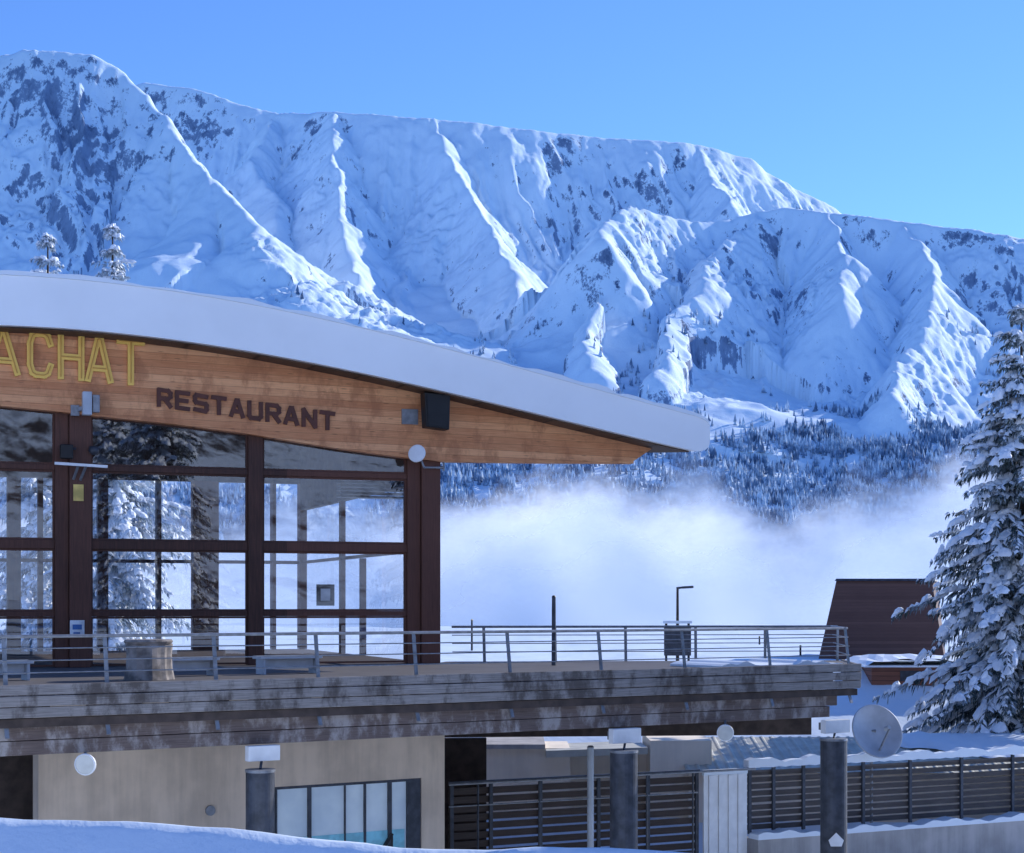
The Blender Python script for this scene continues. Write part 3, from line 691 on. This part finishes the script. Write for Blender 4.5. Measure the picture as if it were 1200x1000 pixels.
p = dpt(980, 985, -.70); mb = MB(); sh = [(-.14, -.16), (.14, -.16), (.2, .0), (0, .2), (-.2, .0)]
mb.prism([p+Vector((a, 0, b)) for a, b in sh], [p+Vector((a, .02, b)) for a, b in sh])
o = mb.build('direction_plate', M['whitebox']); tag(o, 'small white plate low on the right steel column', 'sign')

# ------------------------------------------------------------------ things on the terrace
p = D.pt(D.U(174, 2), 2.0, FL)
t = thing('stump_table', 'grey tree stump table behind the terrace railing', 'table', p)
mb = MB(); prof = []
n = 26
for k, (z, s) in enumerate(((0, 1.08), (.25, .98), (.55, .95), (.78, 1.0))):
    for i in range(n):
        a = 2*math.pi*i/n; q = .48*s*(1+.07*math.sin(a*5+1)+.05*math.sin(a*9)); mb.v.append((p.x+q*math.cos(a), p.y+q*math.sin(a), FL+z))
for k in range(3):
    for i in range(n): mb.f.append((k*n+i, k*n+(i+1) % n, (k+1)*n+(i+1) % n, (k+1)*n+i))
mb.f.append(tuple(range(3*n, 4*n))); mb.build('stump', M['stump'], t)
MB().lathe((p.x, p.y, FL+.785), (0, 0, 1), [(0, .50), (.05, .53), (.09, .5), (.1, .001)], 24).build('table_top', M['stump'], t)
for x0, x1, lab in ((-30, 40, 'pale grey bench at the left edge behind the railing'), (197, 258, 'pale grey bench right of the tree stump table'), (306, 378, 'pale grey bench below the right window')):
    u0, u1 = D.U(x0, 3), D.U(x1, 3)
    t = thing('terrace_bench', lab, 'bench', D.pt((u0+u1)/2, 3.2, FL))
    m_ = MB(); D.box(m_, u0, u1, 3, 3.5, FL+.36, FL+.43); m_.build('seat', M['panel'], t, bevel=.01)
    for u in (u0+.08, u1-.14): m_ = MB(); D.box(m_, u, u+.06, 3.03, 3.47, FL, FL+.358); m_.build('leg', M['panel'], t)
    m_ = MB(); D.box(m_, u0+.15, u1-.15, 3.2, 3.24, FL+.12, FL+.355); m_.build('front_board', M['panel'], t)
# posts and lamp beyond the terrace
p = P(649, 700, 46); t = thing('marker_post', 'dark upright post standing on the terrace behind the railing', 'post', (p.x, p.y, FL))
MB().tube((p.x, p.y, FL), (p.x, p.y, p.z), .065, .055, 10).build('shaft', M['darksteel'], t); MB().tube((p.x, p.y, p.z), (p.x, p.y, p.z+.05), .065, .03, 10).build('cap', M['black'], t)
p = P(794, 690, 78); gzz = gz(p.x, p.y)
t = thing('street_lamp', 'slim street lamp standing in the snow beyond the terrace', 'street lamp', (p.x, p.y, gzz))
MB().tube((p.x, p.y, gzz-.2), p, .085, .055, 10).build('pole', M['bark'], t)
mb = MB(); mb.bar(p+Vector((-.05, 0, .02)), p+Vector((.28, 0, .06)), .1, .1); mb.build('arm', M['darksteel'], t); mb = MB(); mb.bar(p+Vector((.2, 0, .05)), p+Vector((.72, 0, .08)), .26, .11); mb.build('lamp_head', M['darksteel'], t, bevel=.02)
p = P(794, 733, 76); t = thing('information_board', 'dark information board in the snow below the street lamp', 'sign', (p.x, p.y, gz(p.x, p.y)))
mb = MB(); mb.abox(p.x-.6, p.x+.6, p.y-.04, p.y+.04, p.z-1.35, p.z); mb.build('board', M['darksteel'], t)
for s in (-.5, .5): MB().abox(p.x+s-.05, p.x+s+.05, p.y+.041, p.y+.12, p.z-2.2, p.z+.08).build('leg', M['black'], t)
mb = MB(); mb.abox(p.x-.64, p.x+.64, p.y-.1, p.y+.14, p.z+.082, p.z+.2); mb.build('snow_cap', M['snow'], t)
for x, y, yt, Yd in ((553, 757, 727, 96), (938, 772, 763, 90), (890, 768, 757, 110)):
    p = P(x, yt, Yd); g_ = gz(p.x, p.y); t = thing('snow_marker', {553: 'thin dark snow stake beyond the railing near the building corner', 938: 'short dark snow stake near the brown roofed building', 890: 'dark snow stake between the street lamp and the brown roof'}[x], 'stake', (p.x, p.y, g_))
    MB().tube((p.x, p.y, g_-.2), (p.x, p.y, max(p.z, g_+.5)), .06, .05, 8).build('stake', M['black'], t); MB().tube((p.x, p.y, max(p.z, g_+.5)), (p.x, p.y, max(p.z, g_+.5)+.05), .07, .05, 8).build('cap', M['yellow'], t)

# ------------------------------------------------------------------ buildings beyond on the right
p0 = P(957, 775, 85); zb_ = 2.0; zt_ = P(0, 681, 86.5).z
t = thing('brown_roofed_building', 'brown steep roofed building half hidden by the snowy spruce', 'building', (p0.x+4, 88, zb_))
xa, xb = p0.x, P(1104, 700, 85).x; xc, xd = P(980, 700, 86.5).x, P(1092, 700, 86.5).x
mb = MB(); mb.prism([(xa, 84.5, zb_+.3), (xb, 84.5, zb_+.3), (xb+2.2, 93, zb_+.3), (xa+2.2, 93, zb_+.3)], [(xc, 86.5, zt_), (xd, 86.5, zt_), (xd+1.4, 91, zt_), (xc+1.4, 91, zt_)]); rf = mb.build('roof', M['rust'], t)
mb = MB(); mb.prism([(xc-.1, 86.4, zt_+.004), (xd+.1, 86.4, zt_+.004), (xd+1.5, 91.1, zt_+.004), (xc+1.3, 91.1, zt_+.004)], [(xc, 86.5, zt_+.12), (xd, 86.5, zt_+.12), (xd+1.4, 91, zt_+.12), (xc+1.4, 91, zt_+.12)]); mb.build('ridge_cap', M['darksteel'], rf)
mb = MB(); mb.prism([(xa+.4, 84.9, 0), (xb-.4, 84.9, 0), (xb+1.7, 92.6, 0), (xa+2.5, 92.6, 0)], [(xa+.4, 84.9, zb_+.296), (xb-.4, 84.9, zb_+.296), (xb+1.7, 92.6, zb_+.296), (xa+2.5, 92.6, zb_+.296)]); mb.build('wall', M['redwood'], t)
p1 = P(1010, 803, 74); p2 = P(1120, 780, 74)
t = thing('low_wooden_hut', 'low red brown wooden hut under thick snow left of the spruce', 'hut', ((p1.x+p2.x)/2, 75, gz(p1.x+1, 74)))
mb = MB(); mb.abox(p1.x, p2.x, 72, 77.4, -1, p2.z); mb.build('wall', M['redwood'], t)
mb = MB(); mb.abox(p1.x+1.2, p1.x+2, 71.97, 71.995, p1.z+.25, p2.z-.15); mb.build('window', M['darksteel'], t)
mb = MB(); nx = 14
for j in range(5):
    for i in range(nx):
        a, b = i/(nx-1), j/4; hgt = .42*min(1, 4*a, 4*(1-a))**.5*(.55+.45*math.sin(math.pi*max(.12, min(b, .88))))
        mb.v.append((p1.x-.35+(p2.x-p1.x+.7)*a, 71.6+6.1*b, p2.z+.02+hgt+.06*math.sin(i*1.7+j)))
for j in range(4):
    for i in range(nx-1): k = j*nx+i; mb.f.append((k, k+1, k+nx+1, k+nx))
sk = [(p1.x-.35, 71.6), (p2.x+.35, 71.6), (p2.x+.35, 77.7), (p1.x-.35, 77.7)]
mb.prism([(x, y, p2.z+.004) for x, y in sk], [(x, y, p2.z+.08) for x, y in sk]); mb.build('snow_roof', M['snow'], t, smooth=False)

# annex behind the yard fence: beige walls and long grey sheet roof
p = P(700, 900, 58)
t = thing('annex_building', 'low beige annex with grey sheet roof behind the slatted fence', 'building', (p.x, 59, GB))
X = lambda x, Y: (x-600)/FP*Y
Z = lambda y, Y: E+(HY-y)/FP*Y
mb = MB(); mb.abox(X(570, 58), X(668, 58), 58, 61, GB, Z(877, 58)); mb.abox(X(762, 57.5), X(834, 57.5), 57.5, 61, GB, Z(868, 57.5)); mb.abox(X(668, 58)+.003, X(762, 57.5)-.003, 59, 61, GB, Z(880, 58)); mb.build('wall', M['pale'], t)
mb = MB(); mb.prism([(X(640, 57), 57, Z(880, 57)), (X(759, 57), 57, Z(876, 57)), (X(759, 57), 61, Z(868, 61)), (X(640, 57), 61, Z(872, 61))], [(X(640, 57), 57, Z(888, 57)), (X(759, 57), 57, Z(884, 57)), (X(759, 57), 61, Z(876, 61)), (X(640, 57), 61, Z(880, 61))]); mb.build('porch_roof', M['corr'], t)
mb = MB(); mb.abox(X(563, 57.6), X(639, 57.6), 57.6, 61, Z(877, 58)+.01, Z(877, 58)+.16); mb.build('roof_slab', M['concrete'], t)
# ribbed roof: ribs run down the slope
mb = MB(); x0, x1 = X(803, 57), X(1290, 57); nn = 240
for i in range(nn+1):
    x = x0+(x1-x0)*i/nn; r = (0, .03, .03, 0, 0, 0)[i % 6]
    for Y, y in ((56.4, 906), (61.6, 864)): mb.v.append((x, Y, Z(y, Y)+r))
for i in range(nn): mb.f.append((2*i, 2*i+2, 2*i+3, 2*i+1))
rs = mb.build('sheet_roof', M['corr'], t)
mb = MB(); mb.abox(x0+.1, x1, 56.9, 57.0, GB, Z(906, 56.4)-.05); mb.build('rear_wall', M['pale'], t)
mb = MB(); nx = 40; xs0 = X(1050, 58)
for j in range(6):
    for i in range(nx):
        a = i/(nx-1); x = xs0+(x1-xs0)*a; lo_ = 60.3-2.2*min(1, a*1.8)+.25*math.sin(i*.9); Y = lo_+(61.8-lo_)*j/5
        zz = Z(906, 56.4)+(Z(864, 61.6)-Z(906, 56.4))*(Y-56.4)/5.2; hgt = .05+(.19 if 0 < j < 5 else .03)*min(1, a*5)
        mb.v.append((x, Y, zz+hgt+.03*math.sin(i*1.3+j*2)))
for j in range(5):
    for i in range(nx-1): k = j*nx+i; mb.f.append((k, k+1, k+nx+1, k+nx))
mb.build('snow_cover', M['snow'], rs, smooth=True, recalc=False)

# ------------------------------------------------------------------ yard fences
FT = .1
def slat_fence(name, lab, x0, x1, posts, nsl, ztop_, zbot, matp, snow=False, group=None):
    u0, u1 = G.U(x0), G.U(x1)
    t = thing(name, lab, 'fence', G.pt((u0+u1)/2, 0, zbot))
    ps = [G.U(x) for x in posts]
    for u in ps:
        m_ = MB(); G.box(m_, u-.05, u+.05, -.1, -.025, zbot-.1, ztop_+.06); m_.build('post', M['darksteel'], t)
    edges = sorted(set([u0]+ps+[u1]))
    for a, b in zip(edges[:-1], edges[1:]):
        m_ = MB(); st = (ztop_-zbot)/nsl
        for i in range(nsl):
            z = zbot+st*i; uz = random.uniform(-.012, .012)
            m_.prism([G.pt(a+.01, .0, z+uz), G.pt(b-.01, .0, z+uz), G.pt(b-.01, .03, z+uz), G.pt(a+.01, .03, z+uz)], [G.pt(a+.01, -.02, z+st*.76+uz), G.pt(b-.01, -.02, z+st*.76+uz), G.pt(b-.01, .01, z+st*.76+uz), G.pt(a+.01, .01, z+st*.76+uz)])
        m_.build('slat_panel', matp, t)
    if snow:
        m_ = MB(); n_ = 60
        f = lambda q: .19+.06*math.sin(q*.7)+.035*math.sin(q*1.9)
        for i in range(n_):
            a = u0+(u1-u0)*i/n_; b = u0+(u1-u0)*(i+1)/n_
            G.poly(m_, [(a, ztop_+.065-.03*math.sin(i*1.3)**2), (b, ztop_+.065-.03*math.sin((i+1)*1.3)**2), (b, ztop_+.08+f(i+1)), (a, ztop_+.08+f(i))], -.16, .12)
        m_.build('snow_cap', M['snow'], t)
    else:
        m_ = MB(); G.box(m_, u0, u1, -.12, -.02, ztop_+.065, ztop_+.13); m_.build('top_rail', M['darksteel'], t)
    return t
slat_fence('slatted_fence', 'dark brown slatted fence under the terrace left of the white panel', 525, 818, (528, 574, 632, 700, 758, 815), 14, FT-.05, GB+.05, M['fencewood'])
slat_fence('slatted_fence', 'brown grey slatted fence topped with snow on the grey wall at right', 874, 1262, (877, 905, 940, 1010, 1065, 1125, 1185, 1245), 9, FT, -1.72, M['greyfence'], True)
t = thing('white_fence_panel', 'white ribbed metal panel between the two slatted fences', 'panel', G.pt(G.U(846), -.2, GB))
m_ = MB(); u0, u1 = G.U(820), G.U(871); nr = 9
for i in range(nr):
    a = u0+(u1-u0)*i/nr; b = u0+(u1-u0)*(i+1)/nr; G.box(m_, a, b-.015, -.22-.03*(i % 2), -.16, GB-.1, FT-.1)
m_.build('ribbed_sheet', M['whitebox'], t)
m_ = MB(); G.box(m_, u0, u1, -.24, -.12, FT-.095, FT+.06); m_.build('snow_cap', M['snow'], t)
t = thing('concrete_wall', 'low grey concrete wall with a snow ledge below the right fence', 'wall', G.pt(G.U(1040), -.5, GB))
m_ = MB(); G.box(m_, G.U(876), G.U(1262), -.55, .3, GB-.2, -1.95); m_.build('wall_body', M['concrete'], t)
m_ = MB(); u0, u1 = G.U(876), G.U(1262); n_ = 70
for i in range(n_):
    a = u0+(u1-u0)*i/n_; b = u0+(u1-u0)*(i+1)/n_; f = lambda q: .10+.11*(.5+.5*math.sin(q*.37))+.04*math.sin(q*1.3)
    G.poly(m_, [(a, -1.946), (b, -1.946), (b, -1.946+f(i+1)), (a, -1.946+f(i))], -.57, -.03)
m_.build('snow_ledge', M['snow'], t)
# handrail in front of the left fence and pale post
H = Fr(G.pt(0, -1.2, 0).to_2d(), G.pt(10, -1.2, 0).to_2d())
t = thing('yard_handrail', 'thin grey metal handrail in front of the brown slatted fence', 'railing', H.pt(H.U(640), 0, GB))
for x in (560, 632, 758, 812): m_ = MB(); m_.tube(H.pt(H.U(x), 0, GB-.1), H.pt(H.U(x), 0, .22), .03, n=8); m_.build('post', M['darksteel'], t)
MB().tube(H.pt(H.U(526), 0, .24), H.pt(H.U(885), 0, .24), .035, n=8).build('rail', M['steel'], t)
MB().tube(H.pt(H.U(526), 0, -.35), H.pt(H.U(818), 0, -.35), .02, n=8).build('rail', M['steel'], t)
p = P(692, 876, 46); t = thing('pale_post', 'pale grey upright pole in front of the brown fence', 'post', (p.x, p.y, GB))
MB().tube((p.x, p.y, GB-.1), p, .09, n=12).build('shaft', M['panel'], t); MB().tube((p.x, p.y, p.z+.001), (p.x, p.y, p.z+.05), .1, .06, 12).build('cap', M['steel'], t)

# satellite dish
pc = P(1028, 857, 52.6); r = 32/FP*52.6
t = thing('satellite_dish', 'grey satellite dish beside the right steel column above the fence', 'satellite dish', (pc.x-.1, pc.y+.35, GB))
ax = Vector((.30, -.86, .36)).normalized()
prof = [(.02+.22*(k/10)**2-.22, max(.001, r*k/10)) for k in range(11)]
MB().lathe(pc, ax, prof+[(.02, r*1.02), (-.01, r*1.03), (-.015, r*1.0)]+[(.22*(k/10)**2-.24, max(.001, r*k/10)) for k in range(9, -1, -1)], 40).build('reflector', M['dish'], t, smooth=True)
f0 = pc+ax*.75+Vector((0, 0, -.1))
mb = MB(); mb.bar(pc+Vector((0, 0, -r*.9))+ax*-.02, f0+Vector((0, 0, -.06)), .04, .05); mb.build('feed_arm', M['steel'], t)
MB().tube(f0, f0-ax*.22, .06, .075, 12).build('receiver', M['panel'], t)
mb = MB(); mb.tube((pc.x-.1, pc.y+.38, GB-.1), (pc.x-.1, pc.y+.38, pc.z+.15), .05, n=10); mb.bar((pc.x-.1, pc.y+.38, pc.z), pc-ax*.23, .14, .2); mb.build('mast', M['steel'], t)

# ------------------------------------------------------------------ spruces
def spruce(H_, Rr, seed, levels, lab, loc, seg=.19, snowp=.9, fatter=1.0, nb0=12, nm='needles', ex=.85):
    rn = random.Random(seed)
    root = thing('spruce_tree', lab, 'tree', loc); o3 = Vector(loc)
    tr = MB(); pts = [(0, .26), (.3, .2), (.6, .12), (.85, .06), (1, .015)]
    for (a, ra), (b, rb) in zip(pts[:-1], pts[1:]): tr.tube(o3+Vector((0, 0, a*H_-(.3 if a == 0 else 0))), o3+Vector((0, 0, b*H_)), ra*H_/16, rb*H_/16, 10, False)
    cr = MB(); sn = MB(); UP = Vector((0, 0, 1))
    def blade(mb, a, d, side, ln, w, up, hump):
        e = a+d*ln; m1 = a+d*ln*.45
        k = len(mb.v)
        mb.v += [tuple(a), tuple(m1+side*w), tuple(e), tuple(m1-side*w), tuple(m1+up*hump)]
        mb.f += [(k, k+1, k+4), (k+1, k+2, k+4), (k+2, k+3, k+4), (k+3, k, k+4)]
    def puff(c, d, sd, l, w, h):            # a soft lump of snow lying along a branch
        j = lambda: rn.uniform(.7, 1.3)
        idx = []
        for q, sc in ((-1, .0), (-.55, .8), (.1, 1.0), (.7, .7), (1.05, 0)):
            ce = c+d*q*l
            if sc == 0: sn.v.append(tuple(ce)); idx.append([len(sn.v)-1]); continue
            row = []
            for (a, b) in ((-1, -.35), (-.6, .7), (.1, 1), (.7, .6), (1, -.35)):
                sn.v.append(tuple(ce+sd*a*w*sc*j()+UP*b*h*sc*j())); row.append(len(sn.v)-1)
            idx.append(row)
        for r0, r1 in zip(idx[:-1], idx[1:]):
            if len(r0) == 1:
                for i in range(4): sn.f.append((r0[0], r1[i], r1[i+1]))
            elif len(r1) == 1:
                for i in range(4): sn.f.append((r0[i], r1[0], r0[i+1]))
            else:
                for i in range(4): sn.f.append((r0[i], r1[i], r1[i+1], r0[i+1]))
    for lv in range(levels):
        f = (lv+rn.random()*1.6)/levels; f = min(f, .995); h = H_*(.03+.965*f)
        Lb = (Rr*(1-f)**ex*(1-.35*max(0, .12-f)/.12)+.16)*(1+.15*math.sin(lv*1.9)+.12*math.sin(lv*.7))
        nb = int(nb0-4*f)
        a0 = rn.random()*6.28
        for b in range(nb):
            az = a0+b*6.283/nb+rn.uniform(-.45, .45); Ln = Lb*rn.uniform(.42, 1.22)
            el = .30*f+(-.32)*(1-f)+rn.uniform(-.4, .18)
            dh = Vector((math.cos(az), math.sin(az), 0)); sd = Vector((-math.sin(az), math.cos(az), 0))
            load = rn.random()
            m = max(3, int(Ln/seg)); prev = None
            for i in range(m+1):
                s = i/m; r_ = Ln*s
                p = o3+dh*r_+sd*.16*Ln*s*s*math.sin(lv+b*2)+Vector((0, 0, h+r_*el-.18*r_*r_/max(Ln, .6)*(.7+load)))
                if prev is not None and s > .08:
                    d = (p-prev).normalized()
                    tl = min(.75, .26+.18*Ln*(1-s))*rn.uniform(.6, 1.35)*fatter
                    for sg in (-1, 1):
                        td = (d*.75+sd*sg*rn.uniform(.3, 1.1)+Vector((0, 0, -rn.uniform(.05, .7)))).normalized()
                        sdir = td.cross(UP).normalized()
                        blade(cr, p, td, sdir, tl, .045+.06*tl, UP, .015)
                        hd = (td*.5+Vector((0, 0, -.9))).normalized()
                        for _ in range(2):
                            q = p+td*tl*rn.uniform(.0, .75)
                            blade(cr, q, (hd+sd*rn.uniform(-.3, .3)).normalized(), td, tl*rn.uniform(.45, .95), .05, sdir*sg, .03)
                        if rn.random() < .5*snowp+.1:
                            sc = rn.uniform(.6, 1.1)
                            blade(sn, p+Vector((0, 0, .03)), td, sdir, tl*sc, (.055+.115*tl)*rn.uniform(.5, 1.4)*fatter, UP, .06+.06*load)
                    if load > .3 and rn.random() < snowp*.5:
                        sd2 = d.cross(UP).normalized(); w = (.09+.17*load*min(1, Ln/2))*rn.uniform(.5, 1.4)*fatter
                        puff(p+UP*.05+sd2*rn.uniform(-.3, .3)*min(1, Ln), d, sd2, rn.uniform(.14, .36)*min(1, .4+Ln/2), w*(.5+.5*min(1, Ln)), (.07+.15*load))
                prev = p
    tr.build('trunk', M['bark'], root, recalc=False, smooth=True)
    c_ = cr.build('crown', M[nm], root, recalc=False); sn.build('snow_load', M['treesnow'], c_, recalc=False)
    return root
def tree_at(x, ytop, Y):
    p = P(x, ytop, Y); g_ = gz(p.x, p.y)-.1; return (p.x, p.y, g_), p.z-g_
loc, h = tree_at(1197, 358, 65)
big = spruce(h, 4.7, 4, 58, 'large spruce laden with snow at the right edge', loc, .19, 1.0, 1.0, 12, 'needles', .76)
(l2, h2) = tree_at(132, 262, 80)
sm = spruce(h2, 4.1, 9, 60, 'pointed snowy spruce behind the roof, right of the paler one', l2, .26, 1.3, 1.0, 9, 'frostneedles')
(l3, h3) = tree_at(56, 274, 84)
dup(sm, l3, 'bushy snowy spruce behind the roof at far left', 2.0, h3/h2)
# trees off the frame on the right and behind the viewer; the right ones are added to shade the snow bank, the others stand in the window reflections
for i, (x, y, s, rz, lab) in enumerate(((17.5, 35, 1.1, 1, 'unseen snowy spruce added right of the yard to cast shade'), (22, 38, 1.4, 2.4, 'unseen snowy spruce added far right of the yard to cast shade'), (13.8, 28, 1.0, .4, 'unseen snowy spruce added to shade the foreground bank'), (18.5, -7, .95, 3.3, 'snowy spruce mirrored in the left window'), (27, -30, .95, 4.2, 'snowy spruce mirrored in the window beside the left pillar'))):
    dup(big, (x, y, gz(x, y)-.1), lab, rz, s)
print('objects', len(bpy.data.objects))
